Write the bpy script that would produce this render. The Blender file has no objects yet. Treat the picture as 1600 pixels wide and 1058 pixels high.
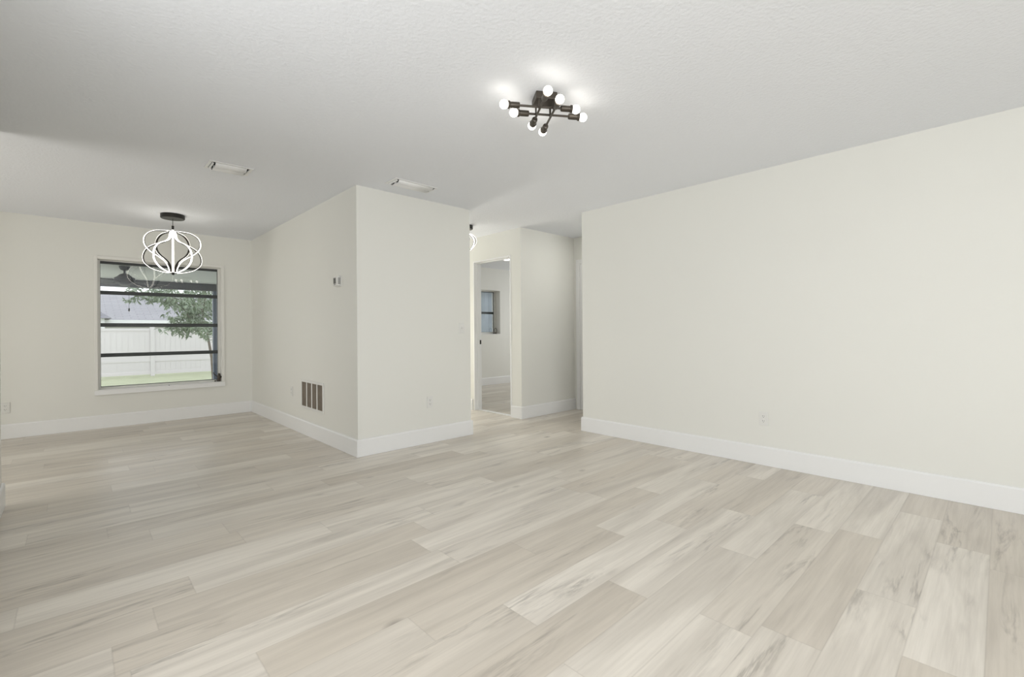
import bpy, bmesh, math, random
from mathutils import Vector, Matrix
random.seed(7)
scene = bpy.context.scene
C = scene.collection
PI = math.pi

# ---------------------------------------------------------------- camera
H = 2.44                      # ceiling height
EYE = 1.1186
YAW = math.radians(43.3785)
ROLL = 0.0072
cd = bpy.data.cameras.new('camera')
cam = bpy.data.objects.new('camera', cd)
C.objects.link(cam)
cd.sensor_width = 36.0
cd.sensor_fit = 'HORIZONTAL'
cd.lens = 723.32 / 1600 * 36.0
cd.shift_y = -(529 - 517.56) / 1600
cd.clip_start = 0.02
cam.matrix_world = (Matrix.Translation((0, 0, EYE)) @ Matrix.Rotation(-YAW, 4, 'Z')
                    @ Matrix.Rotation(PI / 2, 4, 'X') @ Matrix.Rotation(-ROLL, 4, 'Z'))
scene.camera = cam

# ---------------------------------------------------------------- world, light, exposure
scene.view_settings.view_transform = 'Standard'
scene.view_settings.look = 'None'
scene.view_settings.gamma = 1
scene.view_settings.use_curve_mapping = False
scene.view_settings.exposure = 0.16

w = bpy.data.worlds.new('overcast_sky')
scene.world = w
w.use_nodes = True
bg = w.node_tree.nodes['Background']
bg.inputs[0].default_value = (0.93, 0.97, 1.0, 1)
bg.inputs[1].default_value = 1.65


def area(name, loc, rot, sx, sy, power, col=(1, 1, 1)):
    l = bpy.data.lights.new(name, 'AREA')
    l.shape = 'RECTANGLE'
    l.size, l.size_y = sx, sy
    l.energy = power
    l.color = col
    o = bpy.data.objects.new(name, l)
    C.objects.link(o)
    o.location = loc
    o.rotation_euler = rot
    return o


# added area lamps, all unseen; only the living room one has an opening
area('daylight_living_window', (-1.0, -2.96, 1.3), (PI / 2, 0, 0), 2.6, 1.9, 130, (0.965, 0.98, 1.0))
area('side_fill', (-0.34, 1.25, 1.35), (PI / 2, 0, -PI / 2), 1.8, 1.7, 18, (0.965, 0.98, 1.0))  # added fill lamp against the solid left wall, no window behind it
area('side_upward_fill', (-0.33, 1.25, 0.8), (PI / 2 + 0.9, 0, -PI / 2), 1.8, 0.9, 4, (0.965, 0.98, 1.0))  # added upward fill to lift the ceiling, on the same solid wall
area('kitchen_side_fill', (-3.17, 4.9, 1.2), (PI / 2 + 0.12, 0, -PI / 2), 2.2, 2.0, 62, (1.0, 0.985, 0.95))  # added lamp before a closed wall, brightens the dining side
area('hall_end_fill', (3.62, 7.30, 1.3), (PI / 2 + 0.2, 0, PI), 0.8, 1.6, 42, (1.0, 0.98, 0.93))  # added lamp at the closed hall end, brightens the hall
area('passage_fill', (4.70, 3.36, 2.41), (0, 0, 0), 0.22, 0.22, 2.6, (1.0, 0.985, 0.95))  # added out of sight to lift the dim passage, no fixture modelled
area('bedroom_side_fill', (8.57, 5.8, 1.4), (PI / 2, 0, PI / 2), 1.4, 1.2, 24, (0.97, 0.985, 1.0))  # added lamp on a wall without a window, brightens the bedroom


# ---------------------------------------------------------------- materials
def mat(name, col, rough=0.6, metal=0.0, emis=None, estr=0.0, spec=0.5, noise=None, bump=None):
    m = bpy.data.materials.new(name)
    m.use_nodes = True
    nt = m.node_tree
    b = nt.nodes['Principled BSDF']
    b.inputs['Base Color'].default_value = (*col, 1)
    b.inputs['Roughness'].default_value = rough
    b.inputs['Metallic'].default_value = metal
    b.inputs['Specular IOR Level'].default_value = spec
    if emis:
        b.inputs['Emission Color'].default_value = (*emis, 1)
        b.inputs['Emission Strength'].default_value = estr
    if noise or bump:
        tc = nt.nodes.new('ShaderNodeTexCoord')
    if noise:
        sc, amt = noise
        n = nt.nodes.new('ShaderNodeTexNoise')
        n.inputs['Scale'].default_value = sc
        n.inputs['Detail'].default_value = 4
        nt.links.new(tc.outputs['Object'], n.inputs['Vector'])
        mx = nt.nodes.new('ShaderNodeMix')
        mx.data_type = 'RGBA'
        mx.inputs[6].default_value = (*[c * (1 - amt) for c in col], 1)
        mx.inputs[7].default_value = (*[min(1, c * (1 + amt)) for c in col], 1)
        nt.links.new(n.outputs['Fac'], mx.inputs[0])
        nt.links.new(mx.outputs[2], b.inputs['Base Color'])
    if bump:
        sc, st, dist = bump
        n = nt.nodes.new('ShaderNodeTexNoise')
        n.inputs['Scale'].default_value = sc
        n.inputs['Detail'].default_value = 3
        nt.links.new(tc.outputs['Object'], n.inputs['Vector'])
        bp = nt.nodes.new('ShaderNodeBump')
        bp.inputs['Strength'].default_value = st
        bp.inputs['Distance'].default_value = dist
        nt.links.new(n.outputs['Fac'], bp.inputs['Height'])
        nt.links.new(bp.outputs['Normal'], b.inputs['Normal'])
    return m


M_wall = mat('cream_wall_paint', (0.825, 0.82, 0.77), 0.55, noise=(1.2, 0.012), bump=(90, 0.12, 0.002))
M_ceil = mat('textured_ceiling_paint', (0.87, 0.888, 0.92), 0.9, spec=0.2, bump=(55, 0.55, 0.006))
M_casing = mat('warm_white_window_trim', (0.84, 0.83, 0.785), 0.45, noise=(4, 0.01))
M_trim = mat('white_trim_paint', (0.88, 0.88, 0.87), 0.35, noise=(3, 0.01))
M_frame = mat('white_window_aluminium', (0.74, 0.74, 0.70), 0.4, noise=(20, 0.02))
M_plate = mat('white_plastic', (0.80, 0.795, 0.76), 0.35, noise=(30, 0.01))
M_slot = mat('dark_slot_plastic', (0.06, 0.058, 0.05), 0.6, noise=(30, 0.05))
M_black = mat('black_powder_coat', (0.018, 0.016, 0.014), 0.38, metal=0.3, noise=(60, 0.1))
M_bronze = mat('dark_bronze_metal', (0.075, 0.063, 0.05), 0.38, metal=0.5, noise=(40, 0.1))
M_bulb = mat('lit_frosted_bulb', (0.9, 0.88, 0.82), 0.3, emis=(1.0, 0.95, 0.87), estr=5.6)
M_led = mat('lit_led_strip', (0.9, 0.9, 0.85), 0.4, emis=(1.0, 0.96, 0.87), estr=4.0)
M_strip = mat('strip_body_black', (0.05, 0.045, 0.038), 0.4, metal=0.4, noise=(40, 0.1))
M_sash = mat('dark_sash_seal', (0.045, 0.05, 0.05), 0.5, noise=(30, 0.1))
M_louver = mat('dusty_brown_filter', (0.34, 0.295, 0.24), 0.9, noise=(12, 0.25))
M_screen = mat('thermostat_screen', (0.06, 0.06, 0.05), 0.2, noise=(50, 0.1))
M_vent = mat('white_vent_metal', (0.88, 0.88, 0.87), 0.3, noise=(20, 0.01))
M_duct = mat('duct_shade_black', (0.03, 0.03, 0.03), 0.9, noise=(20, 0.2))
M_vinyl = mat('white_vinyl_fence', (0.69, 0.665, 0.68), 0.6, noise=(0.8, 0.05))
M_grass = mat('lawn_grass', (0.41, 0.44, 0.30), 0.9, noise=(3.0, 0.2))
M_slab = mat('patio_concrete', (0.66, 0.66, 0.65), 0.9, noise=(4, 0.1))
M_soffit = mat('patio_ceiling_board', (0.82, 0.82, 0.80), 0.8, noise=(2, 0.04))
M_beam = mat('grey_patio_beam', (0.10, 0.105, 0.115), 0.6, noise=(6, 0.1))
M_post = mat('slate_blue_post', (0.16, 0.19, 0.24), 0.5, noise=(6, 0.1))
M_side = mat('pale_blue_grey_panel', (0.46, 0.51, 0.55), 0.7, noise=(3, 0.06))
M_stucco = mat('pale_stucco', (0.66, 0.66, 0.64), 0.85, noise=(3, 0.04))
M_fascia = mat('white_fascia', (0.78, 0.80, 0.80), 0.6, noise=(3, 0.03))
M_siding = mat('blue_grey_siding', (0.25, 0.29, 0.34), 0.7, noise=(2.5, 0.35))
M_bark = mat('grey_bark', (0.17, 0.145, 0.12), 0.9, noise=(14, 0.3))
M_leaf = mat('green_leaf', (0.24, 0.30, 0.215), 0.5, noise=(2.2, 0.5))


def shingles(name, col):
    m = mat(name, col, 0.9)
    nt = m.node_tree
    b = nt.nodes['Principled BSDF']
    tc = nt.nodes.new('ShaderNodeTexCoord')
    br = nt.nodes.new('ShaderNodeTexBrick')
    br.inputs['Scale'].default_value = 1.0
    br.inputs['Brick Width'].default_value = 0.6
    br.inputs['Row Height'].default_value = 0.28
    br.inputs['Mortar Size'].default_value = 0.02
    br.inputs['Color1'].default_value = (*[c * 1.06 for c in col], 1)
    br.inputs['Color2'].default_value = (*[c * 0.93 for c in col], 1)
    br.inputs['Mortar'].default_value = (*[c * 0.75 for c in col], 1)
    nt.links.new(tc.outputs['Object'], br.inputs['Vector'])
    nt.links.new(br.outputs['Color'], b.inputs['Base Color'])
    return m


M_roof = shingles('grey_roof_shingles', (0.31, 0.31, 0.335))
M_roof2 = shingles('dark_roof_shingles', (0.20, 0.20, 0.225))


def glass():
    m = bpy.data.materials.new('window_glass')
    m.use_nodes = True
    nt = m.node_tree
    nt.nodes.clear()
    o = nt.nodes.new('ShaderNodeOutputMaterial')
    mx = nt.nodes.new('ShaderNodeMixShader')
    t = nt.nodes.new('ShaderNodeBsdfTransparent')
    t.inputs[0].default_value = (0.97, 0.97, 0.97, 1)
    g = nt.nodes.new('ShaderNodeBsdfGlossy')
    g.inputs['Roughness'].default_value = 0.0
    f = nt.nodes.new('ShaderNodeFresnel')
    f.inputs['IOR'].default_value = 1.5
    mt = nt.nodes.new('ShaderNodeMath')
    mt.operation = 'MULTIPLY_ADD'
    mt.inputs[1].default_value = 1.0
    mt.inputs[2].default_value = 0.0
    nt.links.new(f.outputs[0], mt.inputs[0])
    nt.links.new(mt.outputs[0], mx.inputs[0])
    nt.links.new(t.outputs[0], mx.inputs[1])
    nt.links.new(g.outputs[0], mx.inputs[2])
    nt.links.new(mx.outputs[0], o.inputs[0])
    return m


M_glass = glass()


def floor_material():
    m = bpy.data.materials.new('pale_oak_vinyl_planks')
    m.use_nodes = True
    nt = m.node_tree
    N = nt.nodes.new
    L = nt.links.new
    b = nt.nodes['Principled BSDF']
    uv = N('ShaderNodeUVMap'); uv.uv_map = 'plank'
    at = N('ShaderNodeAttribute'); at.attribute_name = 'seed'
    sep = N('ShaderNodeSeparateXYZ'); L(uv.outputs[0], sep.inputs[0])
    sc = N('ShaderNodeSeparateColor'); L(at.outputs['Color'], sc.inputs[0])

    def math_(op, a, c=None, clamp=False, d=None):
        n = N('ShaderNodeMath'); n.operation = op; n.use_clamp = clamp
        for i, v in enumerate((a, c, d)):
            if v is None: continue
            if isinstance(v, (int, float)): n.inputs[i].default_value = v
            else: L(v, n.inputs[i])
        return n.outputs[0]

    def coord(kx, ky, s1, s2, sz=0.0):
        cx = math_('MULTIPLY_ADD', sc.outputs[0], s1, d=math_('MULTIPLY', sep.outputs[0], kx))
        cy = math_('MULTIPLY_ADD', sc.outputs[1], s2, d=math_('MULTIPLY', sep.outputs[1], ky))
        c = N('ShaderNodeCombineXYZ'); L(cx, c.inputs[0]); L(cy, c.inputs[1])
        L(math_('MULTIPLY', sc.outputs[2], 50.0), c.inputs[2])
        return c.outputs[0]

    def noise(vec, scale, detail=4, rough=0.55, dist=0.0):
        n = N('ShaderNodeTexNoise'); n.inputs['Scale'].default_value = scale
        n.inputs['Detail'].default_value = detail; n.inputs['Roughness'].default_value = rough
        n.inputs['Distortion'].default_value = dist
        L(vec, n.inputs['Vector']); return n.outputs['Fac']

    def ramp(f, p0, p1, c0=(0, 0, 0, 1), c1=(1, 1, 1, 1)):
        r = N('ShaderNodeValToRGB'); e = r.color_ramp.elements
        e[0].position = p0; e[1].position = p1; e[0].color = c0; e[1].color = c1
        L(f, r.inputs[0]); return r.outputs[0]

    def mix(f, a, c, mode='MIX'):
        n = N('ShaderNodeMix'); n.data_type = 'RGBA'; n.blend_type = mode
        for i, v in ((0, f), (6, a), (7, c)):
            if isinstance(v, (int, float)): n.inputs[i].default_value = v
            elif isinstance(v, tuple): n.inputs[i].default_value = v
            else: L(v, n.inputs[i])
        return n.outputs[2]

    light = (0.86, 0.805, 0.72, 1)
    warm = (0.70, 0.635, 0.545, 1)
    grey = (0.40, 0.355, 0.30, 1)
    # whole plank tone
    tone = mix(ramp(sc.outputs[2], 0.15, 1.0), light, warm)
    # long soft bands
    bands = ramp(noise(coord(0.7, 7.0, 40, 40), 1.0, 4, 0.55, 0.8), 0.40, 0.72)
    c1 = mix(math_('MULTIPLY', bands, 0.46), tone, grey)
    # fine grain
    grain = ramp(noise(coord(3.0, 75.0, 60, 60), 1.0, 5, 0.6), 0.40, 0.72)
    c2 = mix(math_('MULTIPLY', grain, 0.20), c1, grey)
    # dark broken cracks, long and thin, clustered
    wv = noise(coord(0.9, 9.0, 70, 70), 1.0, 6, 0.58, 0.8)
    ridge = math_('ABSOLUTE', math_('SUBTRACT', wv, 0.5))
    line = ramp(ridge, 0.0, 0.05, (1, 1, 1, 1), (0, 0, 0, 1))
    cl = ramp(noise(coord(1.1, 5.0, 90, 30), 1.0, 2, 0.5), 0.50, 0.64)
    brk = ramp(noise(coord(5.0, 40.0, 20, 90), 1.0, 3, 0.6), 0.36, 0.60)
    crack = math_('MULTIPLY', math_('MULTIPLY', line, cl), brk)
    c3 = mix(math_('MULTIPLY', crack, 0.46), c2, (0.17, 0.145, 0.12, 1))
    # knots
    vo = N('ShaderNodeTexVoronoi'); vo.inputs['Scale'].default_value = 1.0
    L(coord(2.0, 3.6, 33, 44), vo.inputs['Vector'])
    kn = ramp(vo.outputs['Distance'], 0.02, 0.11, (1, 1, 1, 1), (0, 0, 0, 1))
    ks = ramp(noise(coord(1.2, 2.0, 55, 22), 1.0, 1), 0.50, 0.58)
    c4 = mix(math_('MULTIPLY', math_('MULTIPLY', kn, ks), 0.55), c3, (0.19, 0.16, 0.13, 1))
    # seam between planks: a fine darker groove
    uv2 = N('ShaderNodeUVMap'); uv2.uv_map = 'edge'
    s2 = N('ShaderNodeSeparateXYZ'); L(uv2.outputs[0], s2.inputs[0])
    ed = math_('MINIMUM', s2.outputs[0], s2.outputs[1])
    seam = ramp(ed, 0.0, 0.0022, (1, 1, 1, 1), (0, 0, 0, 1))
    # 'edge' stores distances that rise to the middle of the plank
    c5 = mix(math_('MULTIPLY', seam, 0.20), c4, (0.26, 0.22, 0.18, 1))
    L(c5, b.inputs['Base Color'])
    rg = math_('MULTIPLY_ADD', grain, 0.10, d=0.30)
    L(rg, b.inputs['Roughness'])
    b.inputs['Specular IOR Level'].default_value = 0.45
    bp = N('ShaderNodeBump'); bp.inputs['Strength'].default_value = 0.12; bp.inputs['Distance'].default_value = 0.002
    L(math_('SUBTRACT', 1.0, grain), bp.inputs['Height'])
    L(bp.outputs['Normal'], b.inputs['Normal'])
    return m


M_floor = floor_material()


# ---------------------------------------------------------------- mesh helpers
def link_mesh(name, bm, m, parent=None, smooth=False):
    me = bpy.data.meshes.new(name)
    bmesh.ops.recalc_face_normals(bm, faces=bm.faces)
    if smooth:
        for f in bm.faces: f.smooth = True
    bm.to_mesh(me)
    bm.free()
    if isinstance(m, (list, tuple)):
        for q in m: me.materials.append(q)
    else:
        me.materials.append(m)
    o = bpy.data.objects.new(name, me)
    C.objects.link(o)
    if parent is not None:
        o.parent = parent
    return o


def add_box(bm, x0, x1, y0, y1, z0, z1, bevel=0.0, mx=None):
    r = bmesh.ops.create_cube(bm, size=1.0)
    vs = r['verts']
    bmesh.ops.scale(bm, vec=(x1 - x0, y1 - y0, z1 - z0), verts=vs)
    bmesh.ops.translate(bm, vec=((x0 + x1) / 2, (y0 + y1) / 2, (z0 + z1) / 2), verts=vs)
    if bevel > 0:
        es = list({e for v in vs for e in v.link_edges})
        rb = bmesh.ops.bevel(bm, geom=es, offset=bevel, segments=2, affect='EDGES', profile=0.5)
        vs = list({v for f in rb['faces'] for v in f.verts} | {v for v in vs if v.is_valid})
    if mx is not None:
        bmesh.ops.transform(bm, matrix=mx, verts=vs)
    return vs


def box(name, x0, x1, y0, y1, z0, z1, m, parent=None, bevel=0.0):
    bm = bmesh.new()
    add_box(bm, x0, x1, y0, y1, z0, z1, bevel)
    return link_mesh(name, bm, m, parent)


def add_tube(bm, pts, rad, seg=12, caps=True):
    """round tube along a polyline; rad may be a list"""
    pts = [Vector(p) for p in pts]
    n = len(pts)
    if not isinstance(rad, (list, tuple)): rad = [rad] * n
    prev = None
    rings = []
    for i, p in enumerate(pts):
        t = (pts[min(i + 1, n - 1)] - pts[max(i - 1, 0)]).normalized()
        if prev is None:
            u = t.orthogonal().normalized()
        else:
            u = (prev - t * prev.dot(t)).normalized()
        prev = u
        v = t.cross(u)
        rings.append([bm.verts.new(p + (u * math.cos(a) + v * math.sin(a)) * rad[i])
                      for a in [2 * PI * k / seg for k in range(seg)]])
    for a, b in zip(rings, rings[1:]):
        for k in range(seg):
            bm.faces.new((a[k], a[(k + 1) % seg], b[(k + 1) % seg], b[k]))
    if caps:
        bm.faces.new(rings[0][::-1])
        bm.faces.new(rings[-1])


def add_lathe(bm, prof, axis_o=(0, 0, 0), axis_d=(0, 0, 1), seg=24):
    """prof: list of (radius, distance along the axis)"""
    o = Vector(axis_o); d = Vector(axis_d).normalized()
    u = d.orthogonal().normalized(); v = d.cross(u)
    rings = []
    for r, t in prof:
        if r < 1e-5:
            rings.append([bm.verts.new(o + d * t)])
        else:
            rings.append([bm.verts.new(o + d * t + (u * math.cos(a) + v * math.sin(a)) * r)
                          for a in [2 * PI * k / seg for k in range(seg)]])
    for a, b in zip(rings, rings[1:]):
        for k in range(seg):
            k2 = (k + 1) % seg
            if len(a) == 1 and len(b) == 1: continue
            if len(a) == 1: bm.faces.new((a[0], b[k2], b[k]))
            elif len(b) == 1: bm.faces.new((a[k], a[k2], b[0]))
            else: bm.faces.new((a[k], a[k2], b[k2], b[k]))
    if len(rings[0]) > 1: bm.faces.new(rings[0][::-1])
    if len(rings[-1]) > 1: bm.faces.new(rings[-1])


def auto_smooth(o, ang=35):
    me = o.data
    for p in me.polygons: p.use_smooth = True
    bm = bmesh.new(); bm.from_mesh(me)
    for e in bm.edges:
        if len(e.link_faces) == 2 and e.calc_face_angle(0) > math.radians(ang):
            e.smooth = False
    bm.to_mesh(me); bm.free()
    return o


def lathe(name, prof, o, d, m, parent=None, seg=24):
    bm = bmesh.new()
    add_lathe(bm, prof, o, d, seg)
    return auto_smooth(link_mesh(name, bm, m, parent))


def tube(name, pts, rad, m, parent=None, seg=12):
    bm = bmesh.new()
    add_tube(bm, pts, rad, seg)
    return auto_smooth(link_mesh(name, bm, m, parent))


def thing(name, label, cat, loc=(0, 0, 0), rotz=0.0, group=None):
    o = bpy.data.objects.new(name, None)
    C.objects.link(o)
    o.empty_display_size = 0.1
    o.location = loc
    o.rotation_euler = (0, 0, rotz)
    o['label'] = label
    o['category'] = cat
    if group: o['group'] = group
    return o


def tag(o, label, cat, group=None, kind=None):
    o['label'] = label; o['category'] = cat
    if group: o['group'] = group
    if kind: o['kind'] = kind
    return o


def structure(o, label=None, cat=None):
    o['kind'] = 'structure'
    if label: o['label'] = label
    if cat: o['category'] = cat
    return o


# ---------------------------------------------------------------- plan of the rooms
XL, XB, XE, XR, XN = -0.35, 1.840, 3.1255, 4.127, 5.194
YB, YR, YC, YD = 3.966, 3.221, 4.196, 7.352
YBACK, YSTUB = -3.0, 4.46
XK, XBED = -3.2, 8.6
T = 0.12
BH, BT = 0.155, 0.016

# floor: individual vinyl planks of one surface, 0.195 m wide, running along x
PW, PL = 0.195, 1.22
joints = {3: 1.785, 11: 0.225, 10: 0.09, 12: 0.375, 5: 2.95, 4: 2.41, 2: 1.88, 14: 0.66, 1: 2.44, 0: 3.27}
bm = bmesh.new()
uvp = bm.loops.layers.uv.new('plank')
uve = bm.loops.layers.uv.new('edge')
cl = bm.loops.layers.float_color.new('seed')
FX0, FX1, FY0, FY1 = XK - T, XBED + T, YBACK - T, YD + 0.02
row = math.floor((FY0 - 0.045) / PW)
while 0.045 + row * PW < FY1:
    y0 = max(FY0, 0.045 + row * PW); y1 = min(FY1, 0.045 + (row + 1) * PW)
    off = joints.get(row, random.uniform(0, PL))
    x = off - PL * math.ceil((off - FX0) / PL)
    while x < FX1:
        a, b_ = max(x, FX0), min(x + PL, FX1)
        if b_ - a > 0.002:
            nx, ny = 3, 3
            sd = (random.random(), random.random(), random.random(), 1)
            xs = [a, (a + b_) / 2, b_]; ys = [y0, (y0 + y1) / 2, y1]
            ex = [0, (b_ - a) / 2, 0]; ey = [0, (y1 - y0) / 2, 0]
            g = [[bm.verts.new((xx, yy, 0)) for xx in xs] for yy in ys]
            for j in range(2):
                for i in range(2):
                    f = bm.faces.new((g[j][i], g[j][i + 1], g[j + 1][i + 1], g[j + 1][i]))
                    idx = ((i, j), (i + 1, j), (i + 1, j + 1), (i, j + 1))
                    for lp, (ii, jj) in zip(f.loops, idx):
                        lp[uvp].uv = (xs[ii] - x, ys[jj] - y0)
                        lp[uve].uv = (ex[ii], ey[jj])
                        lp[cl] = sd
        x += PL
    row += 1
bmesh.ops.remove_doubles(bm, verts=bm.verts, dist=1e-5)
me = bpy.data.meshes.new('floor')
bm.normal_update()
bm.to_mesh(me); bm.free()
me.materials.append(M_floor)
fl = bpy.data.objects.new('floor', me); C.objects.link(fl)
structure(fl)
structure(box('foundation', FX0, FX1, FY0, YD + 0.2, -0.45, -0.002, M_slab))

structure(box('ceiling', FX0, FX1, FY0, YD + 0.2, H, H + 0.12, M_ceil))


def wall(name, boxes):
    bm = bmesh.new()
    for b in boxes:
        add_box(bm, *b)
    return structure(link_mesh(name, bm, M_wall))


wall('wall_left', [(XL - T, XL, -1.1, YSTUB, 0, H)])
wall('wall_foyer_side', [(-2.72, XL - T, -1.1, -0.98, 0, H)])
wall('wall_foyer_end', [(-2.72, -2.6, YBACK - T, -1.1, 0, 0.5), (-2.72, -2.6, YBACK - T, -1.1, 2.2, H),
                        (-2.72, -2.6, YBACK - T, -2.85, 0.5, 2.2), (-2.72, -2.6, -1.25, -1.1, 0.5, 2.2)])
wall('wall_back', [(-2.6, -2.35, YBACK - T, YBACK, 0, H), (0.35, XR + T, YBACK - T, YBACK, 0, H),
                   (-2.35, 0.35, YBACK - T, YBACK, 0, 0.3), (-2.35, 0.35, YBACK - T, YBACK, 2.28, H)])
wall('wall_right', [(XR, XR + T, YBACK, YR, 0, H)])
wall('wall_nook_side', [(XR + T, XN + T, YR - T, YR, 0, H)])
wall('wall_nook_end', [(XN, XN + T, YR, YC, 0, H)])
wall('wall_passage', [(XR, XBED + T, YC, YC + T, 0, H)])
DY0, DY1, DZ = 4.38, 5.16, 2.11
wall('wall_hall_door', [(XR, XR + T, YC + T, DY0, 0, H), (XR, XR + T, DY1, YD, 0, H), (XR, XR + T, DY0, DY1, DZ, H)])
wall('wall_center', [(XB, XE, YB, YB + T, 0, H)])
wall('wall_dining_side', [(XB, XB + T, YB + T, YD, 0, H)])
wall('wall_hall_left', [(XE - T, XE, YB + T, YD, 0, H)])
wall('wall_bedroom_right', [(XBED, XBED + T, YC + T, YD, 0, H)])
wall('wall_kitchen_left', [(XK - T, XK, 2.5, YD, 0, H)])
wall('wall_kitchen_back', [(XK - T, XL - T, 2.38, 2.5, 0, H)])

# exterior wall with two window openings
W1 = (0.198, 1.468, 0.452, 2.018)
W2 = (5.60, 6.609, 1.06, 1.985)
YX = YD + 0.2
wall('wall_far', [
    (XK - T, W1[0], YD, YX, 0, H), (W1[0], W1[1], YD, YX, 0, W1[2]), (W1[0], W1[1], YD, YX, W1[3], H),
    (W1[1], W2[0], YD, YX, 0, H), (W2[0], W2[1], YD, YX, 0, W2[2]), (W2[0], W2[1], YD, YX, W2[3], H),
    (W2[1], XBED + T, YD, YX, 0, H)])


# ---------------------------------------------------------------- baseboards: one profile swept along each run
def baseboard(name, pts):
    prof = [(0, 0.0), (BT, 0.0), (BT, BH - 0.012), (BT - 0.005, BH - 0.003), (BT - 0.009, BH), (0, BH)]
    pts = [Vector((p[0], p[1])) for p in pts]
    bm = bmesh.new()
    rings = []
    for i, p in enumerate(pts):
        ns = []
        if i > 0:
            d = (pts[i] - pts[i - 1]).normalized(); ns.append(Vector((-d.y, d.x)))
        if i < len(pts) - 1:
            d = (pts[i + 1] - pts[i]).normalized(); ns.append(Vector((-d.y, d.x)))
        off = ns[0] if len(ns) == 1 else ns[0] + ns[1]
        rings.append([bm.verts.new((p.x + off.x * t, p.y + off.y * t, z + 0.001)) for t, z in prof])
    k = len(prof)
    for a, b in zip(rings, rings[1:]):
        for j in range(k):
            bm.faces.new((a[j], a[(j + 1) % k], b[(j + 1) % k], b[j]))
    bm.faces.new(rings[0]); bm.faces.new(rings[-1][::-1])
    return structure(link_mesh(name, bm, M_trim))


baseboard('baseboard_right', [(XR, YBACK), (XR, YR), (XN, YR)])
baseboard('baseboard_passage', [(XN, YC), (XR, YC), (XR, DY0 - 0.006)])
baseboard('baseboard_hall', [(XR, DY1 + 0.03), (XR, YD)])
baseboard('baseboard_center', [(XE, YD), (XE, YB), (XB, YB), (XB, YD - BT)])
baseboard('baseboard_dining', [(XB, YD), (XK, YD)])
baseboard('baseboard_left', [(XL - T, 2.5), (XL - T, YSTUB), (XL, YSTUB), (XL, YBACK)])
baseboard('baseboard_bedroom', [(XBED, YD), (XR + T, YD)])

# ---------------------------------------------------------------- doorway to the bedroom
d1 = thing('door_1', 'open white door frame between the hall and the back bedroom', 'door frame', (XR, DY0, 0))
d1['kind'] = 'structure'
bm = bmesh.new()
w_ = DY1 - DY0
add_box(bm, -0.006, T + 0.006, 0.0, 0.02, 0, DZ, 0.002)
add_box(bm, -0.006, T + 0.006, w_ - 0.02, w_, 0, DZ, 0.002)
add_box(bm, -0.006, T + 0.006, 0.02, w_ - 0.02, DZ - 0.02, DZ, 0.002)
link_mesh('jamb', bm, M_trim, d1)
bm = bmesh.new()
add_box(bm, 0.05, 0.085, 0.02, 0.031, 0, DZ - 0.02)
add_box(bm, 0.05, 0.085, w_ - 0.031, w_ - 0.02, 0, DZ - 0.02)
add_box(bm, 0.05, 0.085, 0.031, w_ - 0.031, DZ - 0.031, DZ - 0.02)
link_mesh('door_stop', bm, M_trim, d1)
box('strike_plate', 0.088, 0.118, w_ - 0.0235, w_ - 0.0195, 0.935, 0.995, M_black, d1, 0.001)['label'] = 'black strike plate'

bm = bmesh.new()
add_box(bm, XR + 0.03, XR + 0.09, DY0 + 0.021, DY1 - 0.021, 0.0005, 0.010, 0.003)
structure(link_mesh('trim_1', bm, M_trim))

# closed white door at the end of the side passage
d2 = thing('door_2', 'white flush door in its casing at the end of the passage', 'door', (XN, YR + 0.045, 0))
d2['kind'] = 'structure'
pw = YC - YR - 0.09
bm = bmesh.new()
add_box(bm, -0.018, 0.0, 0.0, 0.06, 0.001, 2.12, 0.004)
add_box(bm, -0.018, 0.0, pw - 0.06, pw, 0.001, 2.12, 0.004)
add_box(bm, -0.018, 0.0, 0.06, pw - 0.06, 2.06, 2.12, 0.004)
link_mesh('casing', bm, M_trim, d2)
dl = box('door_leaf', -0.010, 0.0, 0.063, pw - 0.063, 0.008, 2.057, M_trim, d2)
lathe('door_knob', [(0.022, 0), (0.022, 0.006), (0.010, 0.012), (0.010, 0.03), (0.026, 0.042), (0.028, 0.055), (0.018, 0.066), (0, 0.068)],
      (-0.010, 0.13, 0.95), (-1, 0, 0), M_black, dl)


# ---------------------------------------------------------------- windows
def pane_obj(name, x0, x1, y, z0, z1, parent, tilt=0.0):
    bm = bmesh.new()
    add_box(bm, x0, x1, -0.002, 0.002, z0, z1)
    o = link_mesh(name, bm, M_glass, parent)
    o.location = (0, y, 0)
    return o


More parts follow.
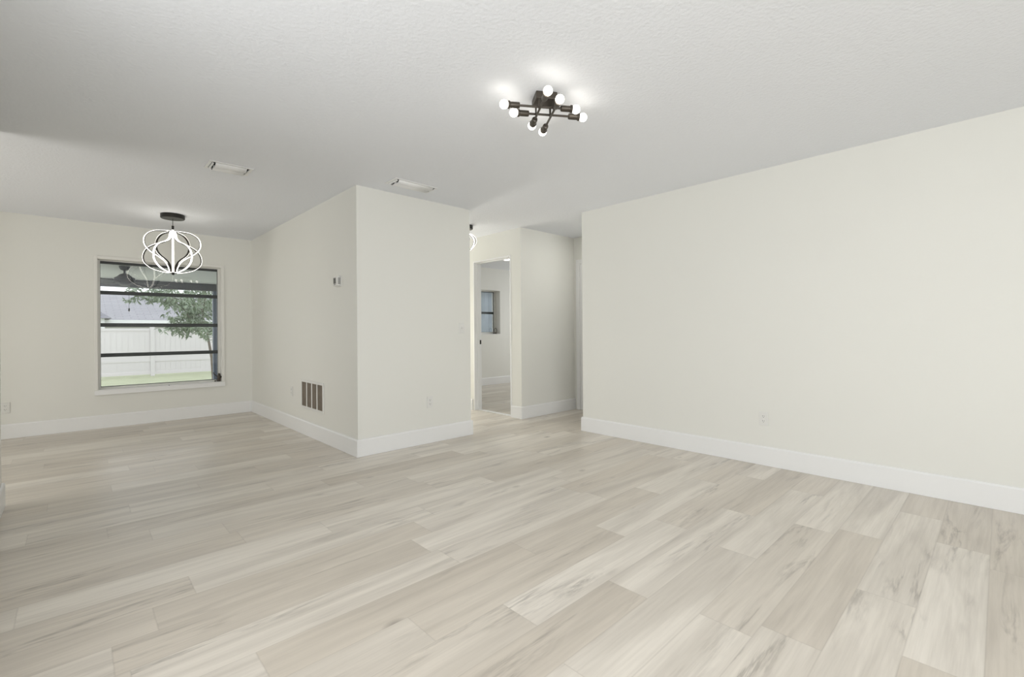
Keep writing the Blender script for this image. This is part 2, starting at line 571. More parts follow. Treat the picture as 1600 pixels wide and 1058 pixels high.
def window(name, label, W, yg, bars, top_bar, parent_label=None, casing=True, frame_w=0.022):
    x0, x1, z0, z1 = W
    o = thing(name, label, 'window', (x0, YD, z0))
    o['kind'] = 'structure'
    wd, ht = x1 - x0, z1 - z0
    g = yg - YD
    # plaster reveal
    bm = bmesh.new()
    add_box(bm, 0.0, 0.006, 0.0, g, 0.0, ht)
    add_box(bm, wd - 0.006, wd, 0.0, g, 0.0, ht)
    add_box(bm, 0.006, wd - 0.006, 0.0, g, ht - 0.006, ht)
    link_mesh('window_reveal', bm, M_casing, o)
    if casing:
        bm = bmesh.new()
        c = 0.030
        add_box(bm, -c, 0.0, -0.014, 0.0, 0.0, ht + c, 0.003)
        add_box(bm, wd, wd + c, -0.014, 0.0, 0.0, ht + c, 0.003)
        add_box(bm, 0.0, wd, -0.014, 0.0, ht, ht + c, 0.003)
        link_mesh('window_casing', bm, M_casing, o)
    s = 0.03 if casing else 0.0
    bm = bmesh.new()
    add_box(bm, -s, wd + s, -0.026 if casing else -0.004, 0.0, -0.058 if casing else -0.006, 0.0, 0.004)
    add_box(bm, 0.006, wd - 0.006, 0.0, g, -0.0, 0.006)
    link_mesh('window_sill', bm, M_trim, o)
    # aluminium frame
    fw = frame_w
    bm = bmesh.new()
    a, b = 0.006, wd - 0.006
    add_box(bm, a, a + fw, g - 0.012, g + 0.05, 0.006, ht - 0.006)
    add_box(bm, b - fw, b, g - 0.012, g + 0.05, 0.006, ht - 0.006)
    add_box(bm, a + fw, b - fw, g - 0.012, g + 0.05, 0.006, 0.006 + fw)
    add_box(bm, a + fw, b - fw, g - 0.012, g + 0.05, ht - 0.006 - fw * 0.5, ht - 0.006)
    link_mesh('window_frame', bm, M_frame, o)
    xa, xb = a + fw, b - fw
    lo, hi = 0.006 + fw, ht - 0.006 - fw * 0.5
    zs = [lo] + [z - z0 for z in bars] + [hi]
    # awning sashes: each light has dark rails top and bottom
    for k in range(len(zs) - 1):
        za = zs[k] + (0.0 if k == 0 else 0.0003)
        zb = zs[k + 1] - 0.0003
        rb = 0.006 if k == 0 else 0.022
        rt = top_bar if k == len(zs) - 2 else 0.022
        bm = bmesh.new()
        add_box(bm, xa, xb, g, g + 0.022, za, za + rb)
        add_box(bm, xa, xb, g, g + 0.022, zb - rt, zb)
        add_box(bm, xa, xa + 0.003, g, g + 0.022, za + rb, zb - rt)
        add_box(bm, xb - 0.003, xb, g, g + 0.022, za + rb, zb - rt)
        so = link_mesh('sash', bm, M_sash, o)
        so['label'] = 'dark rimmed awning sash'
        pane_obj('pane', xa + 0.003, xb - 0.003, g + 0.011, za + rb, zb - rt, so)
    return o


YG1 = YD + 0.10
win1 = window('window_1', 'four-light awning window looking on to the patio', W1, YG1, [0.862, 1.229, 1.622], 0.030)
# crank operator at the lower right corner of the window
bm = bmesh.new()
wd = W1[1] - W1[0]
add_box(bm, wd - 0.052, wd - 0.008, 0.035, 0.085, 0.006, 0.032, 0.004)
add_lathe(bm, [(0.020, 0), (0.022, 0.015), (0.020, 0.05), (0.013, 0.085), (0, 0.088)], (wd - 0.028, 0.045, 0.03), (0, 0, 1), 16)
add_lathe(bm, [(0.012, 0), (0.014, 0.03), (0.009, 0.055), (0, 0.057)], (wd - 0.028, 0.045, 0.05), (0.25, -0.6, 0.35), 14)
add_tube(bm, [(wd - 0.030, 0.045, 0.07), (wd - 0.06, 0.04, 0.085), (wd - 0.085, 0.036, 0.11), (wd - 0.095, 0.034, 0.135)], 0.006, 8)
add_tube(bm, [(wd - 0.028, 0.02, 0.075), (wd - 0.020, 0.002, 0.05), (wd - 0.022, -0.006, 0.02)], [0.007, 0.006, 0.005], 8)
add_lathe(bm, [(0, 0), (0.009, 0.003), (0.010, 0.012), (0.006, 0.02), (0, 0.021)], (wd - 0.075, 0.03, 0.006), (0, 0, 1), 12)
co = auto_smooth(link_mesh('crank_operator', bm, M_bronze, win1))
co['label'] = 'dark bronze crank handle'
lathe('latch_pin', [(0.004, 0), (0.004, 0.008), (0, 0.009)], (0.68, -0.008, 0.0), (0, 0, 1), M_bronze, win1, 10)

win2 = window('window_2', 'small recessed awning window in the back bedroom', W2, YD + 0.17, [1.51], 0.012, casing=False, frame_w=0.035)
bm = bmesh.new()
wd = W2[1] - W2[0]
lp = [(wd - 0.055 + 0.035 * math.cos(a), 0.10 + 0.0 * a, 0.075 + 0.05 * math.sin(a)) for a in [2 * PI * k / 20 for k in range(20)]]
add_tube(bm, lp + [lp[0]], 0.0045, 8, caps=False)
add_box(bm, wd - 0.085, wd - 0.03, 0.09, 0.14, 0.006, 0.028, 0.003)
co = auto_smooth(link_mesh('crank_loop', bm, M_bronze, win2))
co['label'] = 'dark crank loop'

# the windows behind the photographer that light the living room
o = thing('window_3', 'wide living room window behind the photographer', 'window', (-2.35, YBACK, 0.3))
o['kind'] = 'structure'
bm = bmesh.new()
for x_ in (0.0, 0.90, 1.75, 2.65):
    add_box(bm, x_, x_ + 0.05, -0.08, -0.04, 0.0, 1.98)
for z_ in (0.0, 1.93):
    add_box(bm, 0.05, 2.65, -0.08, -0.04, z_, z_ + 0.05)
link_mesh('window_frame', bm, M_frame, o)


# ---------------------------------------------------------------- ceiling light with eight bulbs
def ray_point(u, v, z):
    """where the photo's line of sight through (u, v) meets height z; used to size and place the built object"""
    f = 723.32
    r = (u - 800) / f; q = (517.56 - v) / f
    r, q = r * math.cos(ROLL) + q * math.sin(ROLL), q * math.cos(ROLL) - r * math.sin(ROLL)
    F = Vector((math.sin(YAW), math.cos(YAW))); R_ = Vector((math.cos(YAW), -math.sin(YAW)))
    d = F + R_ * r
    t = (z - EYE) / q
    return Vector((d.x * t, d.y * t, z))


FC = Vector((1.931, 1.764, H))
ANG = math.radians(-34.2)
fx = thing('ceiling_light', 'black eight-bulb flush ceiling light with crossed rods over the living room', 'ceiling light', FC, ANG)
ca, sa = math.cos(-ANG), math.sin(-ANG)


def loc2(p):
    q = p - FC
    return Vector((q.x * ca - q.y * sa, q.x * sa + q.y * ca, q.z))


bm = bmesh.new()
add_box(bm, -0.06, 0.06, -0.06, 0.06, -0.040, -0.0005, 0.003)
link_mesh('canopy_box', bm, M_bronze, fx)
ZA, ZC = 2.352, 2.340
pairs = [((786.5, 162.5), (900.5, 171.5), ZA), ((802, 176.5), (911.5, 183), ZA),
         ((860.5, 142.5), (827.5, 196), ZC), ((878, 156), (845, 205.5), ZC)]
rods = []
for (p, q, z) in pairs:
    a = loc2(ray_point(*p, z)); b = loc2(ray_point(*q, z))
    mid = (a + b) / 2
    if z == ZA: ax = Vector((1, 0, 0))
    else: ax = Vector((0, 1, 0))
    L_ = 0.405
    rods.append((mid, ax, L_))
for (mid, ax, L_) in rods:
    e0, e1 = mid - ax * (L_ / 2 - 0.085), mid + ax * (L_ / 2 - 0.085)
    rod = tube('rod', [e0, e1], 0.0062, M_bronze, fx, 10)
    for s, e in ((-1, e0), (1, e1)):
        d = ax * s
        so = lathe('lamp_socket', [(0.006, -0.004), (0.015, -0.001), (0.0165, 0.004), (0.0165, 0.050), (0.021, 0.054), (0.021, 0.063), (0.015, 0.063)],
                   e, d, M_bronze, fx, 20)
        c = Vector(e) + d * 0.085
        prof = [(0.011, -0.0225)] + [(0.0238 * math.sin(t), -0.0238 * math.cos(t)) for t in [math.radians(30 + 150 * k / 12) for k in range(12)]] + [(0, 0.0238)]
        bl = lathe('bulb', prof, c, d, M_bulb, so, 24)
        bl['label'] = 'lit frosted globe bulb'
# stems from the canopy box to the rods
for (mid, ax, L_) in rods:
    for s in (-1, 1):
        if ax.x:
            x_ = s * 0.042; y_ = mid.y
            yt = max(-0.055, min(0.055, y_))
            tube('stem', [(x_, yt, -0.039), (x_, y_, mid.z)], 0.0045, M_bronze, fx, 8)
        else:
            x_ = mid.x; y_ = s * 0.042
            xt = max(-0.055, min(0.055, x_))
            tube('stem', [(xt, y_, -0.039), (x_, y_, mid.z)], 0.0045, M_bronze, fx, 8)


# ---------------------------------------------------------------- LED swirl pendants
def catmull(pts, n=8):
    out = []
    P = [pts[0]] + list(pts) + [pts[-1]]
    for i in range(1, len(P) - 2):
        p0, p1, p2, p3 = [Vector(q) for q in P[i - 1:i + 3]]
        for k in range(n):
            t = k / n
            out.append(0.5 * ((2 * p1) + (-p0 + p2) * t + (2 * p0 - 5 * p1 + 4 * p2 - p3) * t * t + (-p0 + 3 * p1 - 3 * p2 + p3) * t ** 3))
    out.append(Vector(P[-2]))
    return out


def ribbon(bm_body, bm_led, prof, ang, wdt, thick, twist=0.0):
    """prof (r, z) points in a vertical plane; body inside, led face outside"""
    pts = catmull(prof, 8)
    n = len(pts)
    for bmx, lo, hi, wf in ((bm_body, -thick, 0.0, 1.0), (bm_led, 0.0002, 0.0032, 0.9)):
        rings = []
        for i, p in enumerate(pts):
            t = (pts[min(i + 1, n - 1)] - pts[max(i - 1, 0)]).normalized()
            nrm = Vector((-t.y, t.x))
            if nrm.x < 0 and abs(nrm.x) > abs(nrm.y): nrm = -nrm
            # outward side: left of the travel direction from the top to the bottom
            nrm = Vector((-t.y, t.x))
            a = ang + twist * i / (n - 1)
            er = Vector((math.cos(a), math.sin(a), 0)); et = Vector((-math.sin(a), math.cos(a), 0))
            c = er * p.x + Vector((0, 0, p.y))
            nn = er * nrm.x + Vector((0, 0, nrm.y))
            h = wdt / 2 * wf
            rings.append([bmx.verts.new(c + nn * lo - et * h), bmx.verts.new(c + nn * lo + et * h),
                          bmx.verts.new(c + nn * hi + et * h), bmx.verts.new(c + nn * hi - et * h)])
        for a_, b_ in zip(rings, rings[1:]):
            for k in range(4):
                bmx.faces.new((a_[k], a_[(k + 1) % 4], b_[(k + 1) % 4], b_[k]))
        bmx.faces.new(rings[0]); bmx.faces.new(rings[-1][::-1])


LOWB = [(.026, 0), (.032, -.045), (.046, -.088), (.092, -.122), (.165, -.150), (.225, -.185), (.265, -.235), (.28, -.30), (.262, -.36), (.20, -.415), (.11, -.448), (.030, -.460)]
UPB = [(.026, 0), (.085, -.003), (.175, -.020), (.24, -.066), (.264, -.130), (.250, -.195), (.20, -.25), (.13, -.295), (.072, -.345), (.040, -.41), (.030, -.460)]


def pendant(name, label, loc, strips, n, drop, canopy_r, wdt, phase, scale=1.0, twist=0.0, bottom=True):
    o = thing(name, label, 'pendant light' if drop > 0.1 else 'ceiling light', loc)
    can = lathe('canopy', [(canopy_r, 0), (canopy_r, -0.040), (canopy_r - 0.006, -0.046), (0, -0.046)], (0, 0, -0.0005), (0, 0, 1), M_black, o, 40)
    tube('cord', [(0, 0, -0.045), (0, 0, -drop + 0.055)], 0.003, M_black, o, 8)
    lathe('hub', [(0.011, 0.062), (0.011, 0.002), (0.030, 0.0), (0.030, -0.012), (0, -0.012)], (0, 0, -drop), (0, 0, 1), M_black, o, 20)
    if bottom:
        lathe('bottom_hub', [(0.034, 0.008), (0.036, 0.0), (0.034, -0.006), (0.012, -0.010), (0.010, -0.022), (0, -0.024)],
              (0, 0, -drop - 0.462 * scale), (0, 0, 1), M_black, o, 20)
    for k in range(n):
        prof = [(r * scale, z * scale) for r, z in strips[k % len(strips)]]
        b1, b2 = bmesh.new(), bmesh.new()
        ribbon(b1, b2, prof, phase + 2 * PI * k / n, wdt, 0.007, twist)
        arm = link_mesh('light_arm', b1, M_strip, o)
        arm.location = (0, 0, -drop)
        led = link_mesh('led_strip', b2, M_led, arm)
        led['label'] = 'lit white strip'
    return o


PC = (0.800, 6.325, H)
front = math.atan2(-PC[1], -PC[0])
pendant('pendant_light', 'large globe pendant of curved lit strips hanging in the dining area', PC, [UPB, LOWB], 10, 0.185, 0.112, 0.020, front)
HC = (3.555, 4.59, H)
fr2 = math.atan2(-HC[1], -HC[0])
HALL = [(.02, 0), (.07, -.01), (.12, -.05), (.135, -.10), (.11, -.15), (.065, -.20)]
pendant('hall_ceiling_light', 'small black hall ceiling light with twisted lit loops, half hidden by the corner', HC, [HALL], 6, 0.10, 0.09, 0.016, fr2 + 0.3, 1.0, 0.9, bottom=False)


# round flush light on the bedroom ceiling, just showing under the door head
fl_ = thing('flush_ceiling_light', 'small lit flush light on the bedroom ceiling, seen through the open doorway', 'ceiling light', (5.48, 5.92, H))
lathe('base_ring', [(0.125, -0.0005), (0.125, -0.018), (0.112, -0.022), (0.112, -0.0005)], (0, 0, 0), (0, 0, 1), M_vent, fl_, 32)
lathe('glass_dome', [(0.110, -0.020), (0.107, -0.045), (0.090, -0.068), (0.050, -0.082), (0, -0.086)], (0, 0, 0), (0, 0, 1),
      mat('lit_glass_dome', (0.9, 0.88, 0.82), 0.3, emis=(1.0, 0.95, 0.85), estr=7.0), fl_, 32)['label'] = 'lit glass dome'


# ---------------------------------------------------------------- ceiling vents
def vent(x0, x1, y0, y1, label, flip=1):
    wx, wy = x1 - x0, y1 - y0
    o = thing('ceiling_vent', label, 'air vent', ((x0 + x1) / 2, (y0 + y1) / 2, H), 0, 'supply vents in the ceiling')
    a, b = wx / 2, wy / 2
    fr = 0.022
    bm = bmesh.new()
    add_box(bm, -a, a, -b, -b + fr, -0.006, -0.0005, 0.002)
    add_box(bm, -a, a, b - fr, b, -0.006, -0.0005, 0.002)
    add_box(bm, -a, -a + fr, -b + fr, b - fr, -0.006, -0.0005, 0.002)
    add_box(bm, a - fr, a, -b + fr, b - fr, -0.006, -0.0005, 0.002)
    link_mesh('frame', bm, M_vent, o)
    box('shade_sheet', -a + fr, a - fr, -b + fr, b - fr, -0.003, -0.0006, M_duct, o)  # flat near-black sheet standing in for the shade inside the opening
    # two large curved deflector blades running the length, short blades at the ends
    for s in (-1, 1):
        bm = bmesh.new()
        rr = (wy - 2 * fr) * 0.27
        yc = s * (wy - 2 * fr) * 0.235
        seg = 10
        rows_ = []
        for k in range(seg + 1):
            t = math.radians(8 + 164 * k / seg)
            yy = yc - rr * math.cos(t); zz = -0.004 - rr * 0.55 * math.sin(t)
            rows_.append((yy, zz))
        vs = []
        for yy, zz in rows_:
            vs.append([bm.verts.new((xx, yy, zz)) for xx in (-a + fr + 0.022, a - fr - 0.022)] +
                      [bm.verts.new((xx, yy, zz + 0.0015)) for xx in (a - fr - 0.022, -a + fr + 0.022)])
        for p, q in zip(vs, vs[1:]):
            for k in range(4):
                bm.faces.new((p[k], p[(k + 1) % 4], q[(k + 1) % 4], q[k]))
        bm.faces.new(vs[0]); bm.faces.new(vs[-1][::-1])
        link_mesh('blade', bm, M_vent, o, True)
    for s in (-1, 1):
        bm = bmesh.new()
        mxx = Matrix.Translation((s * (a - fr - 0.008), 0, -0.010)) @ Matrix.Rotation(s * 0.5, 4, 'Y')
        add_box(bm, -0.0008, 0.0008, -b + fr + 0.002, b - fr - 0.002, -0.008, 0.008, 0, mxx)
        link_mesh('end_blade', bm, M_vent, o)
    return o


vent(0.752, 1.056, 4.128, 4.340, 'white ceiling vent over the opening to the dining area, left one')
vent(2.000, 2.438, 3.548, 3.742, 'white ceiling vent just above the wall corner, right one')


# ---------------------------------------------------------------- wall plates
def plate_things(name, label, cat, loc, rotz, kind, group):
    """built facing -y in its own frame, back on y=0"""
    o = thing(name, label, cat, loc, rotz, group)
    box('cover_plate', -0.035, 0.035, -0.006, -0.0004, -0.057, 0.057, M_plate, o, 0.003)
    if kind == 'outlet':
        for s in (-1, 1):
            bm = bmesh.new()
            add_lathe(bm, [(0.0165, 0.006), (0.0165, 0.0085), (0, 0.0085)], (0, 0, s * 0.0195), (0, -1, 0), 20)
            rc = link_mesh('receptacle', bm, M_plate, o)
            bm = bmesh.new()
            add_box(bm, -0.0075, -0.0050, -0.0090, -0.0084, s * 0.0195 - 0.001, s * 0.0195 + 0.008)
            add_box(bm, 0.0050, 0.0072, -0.0090, -0.0084, s * 0.0195 + 0.000, s * 0.0195 + 0.007)
            add_box(bm, -0.002, 0.002, -0.0090, -0.0084, s * 0.0195 - 0.010, s * 0.0195 - 0.006)
            link_mesh('slots', bm, M_slot, rc)
        lathe('screw', [(0.003, 0.006), (0.003, 0.0072), (0, 0.0074)], (0, 0, 0), (0, -1, 0), M_vent, o, 10)
    else:
        bm = bmesh.new()
        mx = Matrix.Translation((0, -0.010, 0.002)) @ Matrix.Rotation(math.radians(28), 4, 'X')
        add_box(bm, -0.0045, 0.0045, -0.006, 0.006, -0.009, 0.009, 0.0015, mx)
        link_mesh('toggle', bm, M_plate, o)
        for s in (-1, 1):
            lathe('screw', [(0.003, 0.006), (0.003, 0.0072), (0, 0.0074)], (0, 0, s * 0.03), (0, -1, 0), M_vent, o, 10)
    return o


G = 'wall plates'
plate_things('wall_outlet', 'white duplex outlet low on the long right-hand wall', 'outlet', (XR, 1.352, 0.382), PI / 2 * -1, 'outlet', 'duplex outlets')
plate_things('wall_outlet', 'white duplex outlet low on the front of the central wall', 'outlet', (2.600, YB, 0.410), 0, 'outlet', 'duplex outlets')
plate_things('wall_outlet', 'white duplex outlet beside the return air grille', 'outlet', (XB, 5.690, 0.437), -PI / 2, 'outlet', 'duplex outlets')
plate_things('wall_outlet', 'white duplex outlet on the dining wall left of the patio window', 'outlet', (-0.545, YD, 0.333), 0, 'outlet', 'duplex outlets')
plate_things('light_switch', 'white toggle switch near the hall end of the central wall', 'light switch', (3.005, YB, 1.153), 0, 'switch', None)

# thermostat on the side wall
th = thing('thermostat', 'white boxy thermostat with a dark screen, high on the dining side wall', 'thermostat', (XB, 4.352, 1.605), -PI / 2)
box('wall_plate', -0.062, 0.062, -0.008, -0.0004, -0.052, 0.052, M_plate, th, 0.003)
hs = box('housing', -0.052, 0.052, -0.036, -0.0075, -0.044, 0.044, M_plate, th, 0.005)
box('screen', -0.040, 0.012, -0.0372, -0.0355, -0.022, 0.034, M_screen, th)['label'] = 'dark display'
for k in range(2):
    box('button', -0.030 + 0.022 * k, -0.018 + 0.022 * k, -0.0385, -0.0355, -0.034, -0.027, M_slot, th, 0.001)
# the fins of the side of the housing
bm = bmesh.new()
for k in range(4):
    add_box(bm, 0.0515, 0.0530, -0.031 + 0.006 * k, -0.0285 + 0.006 * k, -0.030, 0.034)
link_mesh('side_vent', bm, M_slot, th)

# return air grille: white frame with four tall openings and fine louvres
gy0, gy1, gz0, gz1 = 4.735, 5.375, 0.288, 0.602
gr = thing('return_air_grille', 'white return air grille with four dusty brown panels, low on the side wall', 'air vent', (XB, (gy0 + gy1) / 2, (gz0 + gz1) / 2), -PI / 2)
a, b = (gy1 - gy0) / 2, (gz1 - gz0) / 2
bm = bmesh.new()
fr = 0.026
add_box(bm, -a, a, -0.010, -0.0004, -b, -b + fr, 0.003)
add_box(bm, -a, a, -0.010, -0.0004, b - fr, b, 0.003)
add_box(bm, -a, -a + fr, -0.010, -0.0004, -b + fr, b - fr, 0.003)
add_box(bm, a - fr, a, -0.010, -0.0004, -b + fr, b - fr, 0.003)
iw = 2 * (a - fr)
for k in (1, 2, 3):
    xx = -a + fr + iw * k / 4
    add_box(bm, xx - 0.011, xx + 0.011, -0.009, -0.0004, -b + fr, b - fr, 0.002)
link_mesh('frame', bm, M_plate, gr)
for k in range(4):
    xa = -a + fr + iw * k / 4 + (0.011 if k else 0)
    xb_ = -a + fr + iw * (k + 1) / 4 - (0.011 if k < 3 else 0)
    bm = bmesh.new()
    add_box(bm, xa, xb_, -0.0016, -0.0005, -b + fr, b - fr)
    nl = 12
    for j in range(nl):
        xx = xa + (xb_ - xa) * (j + 0.5) / nl
        mx = Matrix.Translation((xx, -0.0045, 0)) @ Matrix.Rotation(0.6, 4, 'Z')
        add_box(bm, -0.0009, 0.0009, -0.003, 0.003, -b + fr, b - fr, 0, mx)
    lv = link_mesh('louvre_panel', bm, M_louver, gr)
    lv['label'] = 'dusty brown louvre panel'

# ---------------------------------------------------------------- outside: patio
GZ = -0.5
gnd = structure(box('ground', -30, 45, YX + 0.01, 60, GZ - 0.2, GZ, M_grass))
structure(box('patio_floor', -3.2, 2.30, YX + 0.01, 11.25, GZ, -0.06, M_slab))
YP = 11.0
pc = thing('patio_cover', 'patio roof over the window with a grey beam and slate-blue post', 'patio roof', (0, YX, 0))
z_in, z_out = 2.19, 2.11
bm = bmesh.new()
vs = [bm.verts.new(p) for p in ((-3.2, 0.02, z_in), (2.30, 0.02, z_in), (2.30, YP - YX + 0.2, z_out), (-3.2, YP - YX + 0.2, z_out))]
vt = [bm.verts.new(v.co + Vector((0, 0, 0.08))) for v in vs]
bm.faces.new(vs[::-1]); bm.faces.new(vt)
for k in range(4):
    bm.faces.new((vs[k], vs[(k + 1) % 4], vt[(k + 1) % 4], vt[k]))
link_mesh('ceiling_board', bm, M_soffit, pc)
yb = YP - YX
box('beam', -3.2, 2.30, yb - 0.03, yb + 0.08, 1.975, z_out - 0.002, M_beam, pc)['label'] = 'dark grey beam'
for px_ in (2.045, -3.1):
    box('post', px_, px_ + 0.09, yb - 0.02, yb + 0.07, -0.06, 1.974, M_post, pc, 0.004)['label'] = 'slate-blue post'
box('side_screen', 2.22, 2.27, 0.02, yb - 0.035, -0.06, 2.11, M_side, pc)

# ceiling fan under the patio roof
FY = 9.2
zc = z_in + (z_out - z_in) * (FY - YX) / (YP - YX + 0.2)
fan = thing('ceiling_fan', 'dark ceiling fan under the patio roof, seen through the window', 'ceiling fan', (0.56, FY, zc))
lathe('canopy', [(0.068, -0.002), (0.066, -0.02), (0.050, -0.055), (0.020, -0.068), (0, -0.068)], (0, 0, 0), (0, 0, 1), M_beam, fan)
tube('downrod', [(0, 0, -0.06), (0, 0, -0.15)], [0.014, 0.014], M_beam, fan)
lathe('motor_housing', [(0.02, -0.11), (0.055, -0.125), (0.095, -0.165), (0.125, -0.18), (0.128, -0.235), (0.11, -0.26), (0.05, -0.285), (0, -0.29)], (0, 0, 0), (0, 0, 1), M_beam, fan, 28)
for k in range(5):
    an = 2 * PI * k / 5 + 0.25
    bm = bmesh.new()
    mx = Matrix.Rotation(an, 4, 'Z') @ Matrix.Translation((0, 0, -0.262)) @ Matrix.Rotation(math.radians(12), 4, 'X')
    add_box(bm, 0.09, 0.20, -0.018, 0.018, -0.003, 0.003, 0, mx)
    v0 = [(0.17, -0.05), (0.45, -0.064), (0.60, -0.066), (0.645, -0.04), (0.655, 0.0), (0.645, 0.04), (0.60, 0.066), (0.45, 0.064), (0.17, 0.05)]
    lo = [bm.verts.new(mx @ Vector((x, y, 0.003))) for x, y in v0]
    hi = [bm.verts.new(mx @ Vector((x, y, 0.010))) for x, y in v0]
    bm.faces.new(lo[::-1]); bm.faces.new(hi)
    for j in range(len(v0)):
        j2 = (j + 1) % len(v0)
        bm.faces.new((lo[j], lo[j2], hi[j2], hi[j]))
    link_mesh('blade', bm, M_beam, fan)
tube('pull_chain', [(0.05, 0, -0.28), (0.05, 0, -0.64)], 0.0018, M_beam, fan, 6)
lathe('chain_fob', [(0, 0), (0.010, -0.012), (0.012, -0.035), (0.006, -0.055), (0, -0.056)], (0.05, 0, -0.635), (0, 0, 1), M_beam, fan, 12)

# ---------------------------------------------------------------- outside: fence, houses, tree
YF = 22.5
FT = 1.33
fe = thing('vinyl_fence', 'tall white vinyl privacy fence across the back of the lawn', 'fence', (2.18, YF, GZ))
hgt = FT - GZ
sp = 2.44
for k in range(-5, 7):
    bm = bmesh.new()
    add_box(bm, k * sp - 0.065, k * sp + 0.065, -0.065, 0.065, 0, hgt + 0.04)
    v = add_box(bm, k * sp - 0.075, k * sp + 0.075, -0.075, 0.075, hgt + 0.04, hgt + 0.07)
    link_mesh('post', bm, M_vinyl, fe)
for k in range(-5, 6):
    bm = bmesh.new()
    x0_, x1_ = k * sp + 0.066, (k + 1) * sp - 0.066
    nb = 14
    for j in range(nb):
        xa = x0_ + (x1_ - x0_) * j / nb
        xb_ = x0_ + (x1_ - x0_) * (j + 1) / nb
        add_box(bm, xa + 0.004, xb_ - 0.004, -0.012, 0.012, 0.10, hgt - 0.08)
    add_box(bm, x0_, x1_, -0.006, 0.006, 0.08, hgt - 0.06)
    link_mesh('board_panel', bm, M_vinyl, fe)
    for z_ in (0.06, 0.55, hgt - 0.10):
        box('rail', x0_, x1_, -0.028, 0.028, z_, z_ + 0.10, M_vinyl, fe)

nh = thing('neighbouring_house', 'neighbouring house with a grey shingle roof beyond the fence', 'house', (6.0, 30.5, GZ))
box('wall', -14, 16, 0.3, 12, 0, 2.12, M_stucco, nh)
box('fascia', -14.6, 16.6, -0.35, -0.25, 2.06, 2.32, M_fascia, nh)


def prism(name, pts_lo, m, parent):
    bm = bmesh.new()
    vs = [bm.verts.new(p) for p in pts_lo]
    a_, b_, c_, d_, e_, f_ = vs   # eave front l/r, eave back r/l, ridge l/r
    bm.faces.new((a_, b_, f_, e_)); bm.faces.new((c_, d_, e_, f_))
    bm.faces.new((a_, e_, d_)); bm.faces.new((b_, c_, f_)); bm.faces.new((a_, d_, c_, b_))
    return link_mesh(name, bm, m, parent)


prism('roof', [(-14.6, -0.30, 2.32), (16.6, -0.30, 2.32), (16.6, 12.6, 2.32), (-14.6, 12.6, 2.32), (-10.5, 6.1, 3.98), (12.5, 6.1, 3.98)], M_roof, nh)
prism('porch_roof', [(-14.0, -2.6, 2.34), (-4.75, -2.6, 2.34), (-4.75, 2.0, 2.34), (-14.0, 2.0, 2.34), (-12.0, -0.3, 2.98), (-5.45, -0.3, 2.98)], M_roof2, nh)['label'] = 'darker hipped porch roof'
for k in range(2):
    box('porch_post', -13.6 + 8.4 * k, -13.4 + 8.4 * k, -2.4, -2.2, 0, 2.34, M_fascia, nh)

sh = thing('siding_shed', 'blue-grey building seen through the small bedroom window', 'shed', (16.6, 17.0, GZ))
bm = bmesh.new()
add_box(bm, -2.3, 3.4, 0, 3.0, 0, 3.6)
for k in range(23):
    add_box(bm, -2.32 + 0.25 * k, -2.26 + 0.25 * k, -0.02, 0.0, 0, 3.6)
link_mesh('siding', bm, M_siding, sh)
prism('roof', [(-2.6, -0.3, 3.602), (3.7, -0.3, 3.602), (3.7, 3.3, 3.602), (-2.6, 3.3, 3.602), (-2.6, 1.5, 4.4), (3.7, 1.5, 4.4)], M_roof2, sh)


# tree in the yard
def sight(u, v, d):
    f = 723.32
    r = (u - 800) / f; q = (517.56 - v) / f
    r, q = r * math.cos(ROLL) + q * math.sin(ROLL), q * math.cos(ROLL) - r * math.sin(ROLL)
    F = Vector((math.sin(YAW), math.cos(YAW), 0)); R_ = Vector((math.cos(YAW), -math.sin(YAW), 0))
    return (F + R_ * r) * d + Vector((0, 0, EYE + q * d))


base = sight(334, 575, 15.0); base.z = GZ
tr = thing('garden_tree', 'young broad-leaved tree standing in front of the white fence', 'tree', base)


def rel(u, v, d): return sight(u, v, d) - base


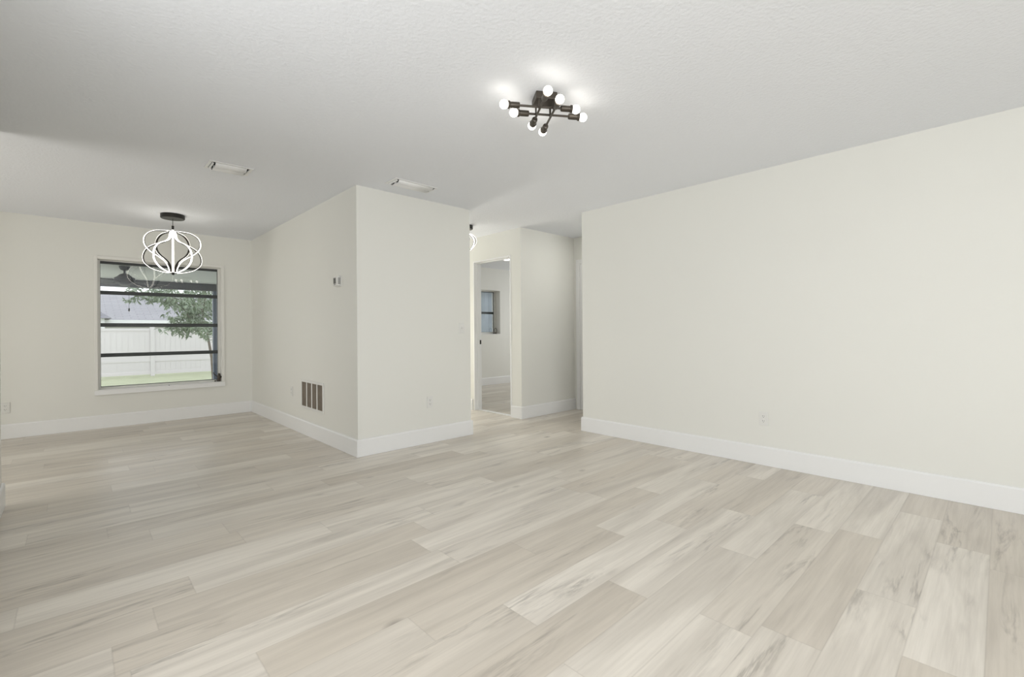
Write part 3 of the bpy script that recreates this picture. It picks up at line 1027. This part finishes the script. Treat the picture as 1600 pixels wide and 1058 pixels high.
fork = rel(326, 532, 15.0)
bm = bmesh.new()
add_tube(bm, [(0, 0, 0), rel(331, 560, 15.0), fork, rel(318, 500, 15.0), rel(312, 465, 15.0)], [0.05, 0.042, 0.036, 0.03, 0.015], 10)
auto_smooth(link_mesh('trunk', bm, M_bark, tr))
limbs = [((300, 500, 14.6), (282, 478, 14.0), (250, 458, 13.6)), ((302, 515, 15.2), (286, 512, 14.8), (266, 506, 14.5)),
         ((300, 480, 15.4), (272, 462, 15.6), (235, 455, 15.8)), ((322, 480, 15.6), (335, 460, 16.2), (340, 440, 16.5)),
         ((318, 480, 14.4), (322, 455, 13.8), (320, 430, 13.4)), ((285, 470, 15.0), (240, 458, 14.2), (210, 462, 13.8)),
         ((315, 505, 14.4), (330, 515, 14.0), (345, 520, 13.7)), ((306, 490, 15.8), (300, 470, 16.4), (295, 450, 16.8))]
bm = bmesh.new()
paths = []
for l_ in limbs:
    pts = [rel(316, 506 - random.uniform(0, 20), 15.0)] + [rel(*q) for q in l_]
    pp = catmull([tuple(q) for q in pts], 6)
    paths.append(pp)
    n = len(pp)
    add_tube(bm, pp, [0.022 * (1 - 0.75 * i / n) for i in range(n)], 6)
link_mesh('branches', bm, M_bark, tr)


def leaf(bm, p, d, n, L_, W_):
    s = d.cross(n).normalized() * W_
    n = n.normalized()
    pts = [p, p + d * L_ * 0.35 + s - n * L_ * 0.04, p + d * L_ * 0.7 + s * 0.75 - n * L_ * 0.10, p + d * L_ - n * L_ * 0.22,
           p + d * L_ * 0.7 - s * 0.75 - n * L_ * 0.10, p + d * L_ * 0.35 - s - n * L_ * 0.04]
    m1 = p + d * L_ * 0.35 + n * W_ * 0.2; m2 = p + d * L_ * 0.7 - n * L_ * 0.06
    v = [bm.verts.new(q) for q in pts]
    a1, a2 = bm.verts.new(m1), bm.verts.new(m2)
    bm.faces.new((v[0], v[1], a1)); bm.faces.new((v[0], a1, v[5]))
    bm.faces.new((v[1], v[2], a2, a1)); bm.faces.new((a1, a2, v[4], v[5]))
    bm.faces.new((v[2], v[3], a2)); bm.faces.new((a2, v[3], v[4]))


bm = bmesh.new()
for pi, pp in enumerate(paths):
    for i, p in enumerate(pp):
        fr_ = i / len(pp)
        if fr_ < 0.2: continue
        for t in range(6):
            tip = p + Vector((random.gauss(0, .17), random.gauss(0, .17), random.gauss(0.02, .14)))
            for q in range(6):
                d = Vector((random.gauss(0, 1), random.gauss(0, 1), random.gauss(-0.45, 0.6))).normalized()
                n = Vector((random.gauss(0, .5), random.gauss(0, .5), 1)).normalized()
                leaf(bm, tip, d, n, random.uniform(.11, .19), random.uniform(.018, .03))
fo = link_mesh('foliage', bm, M_leaf, tr)
fo['kind'] = 'stuff'
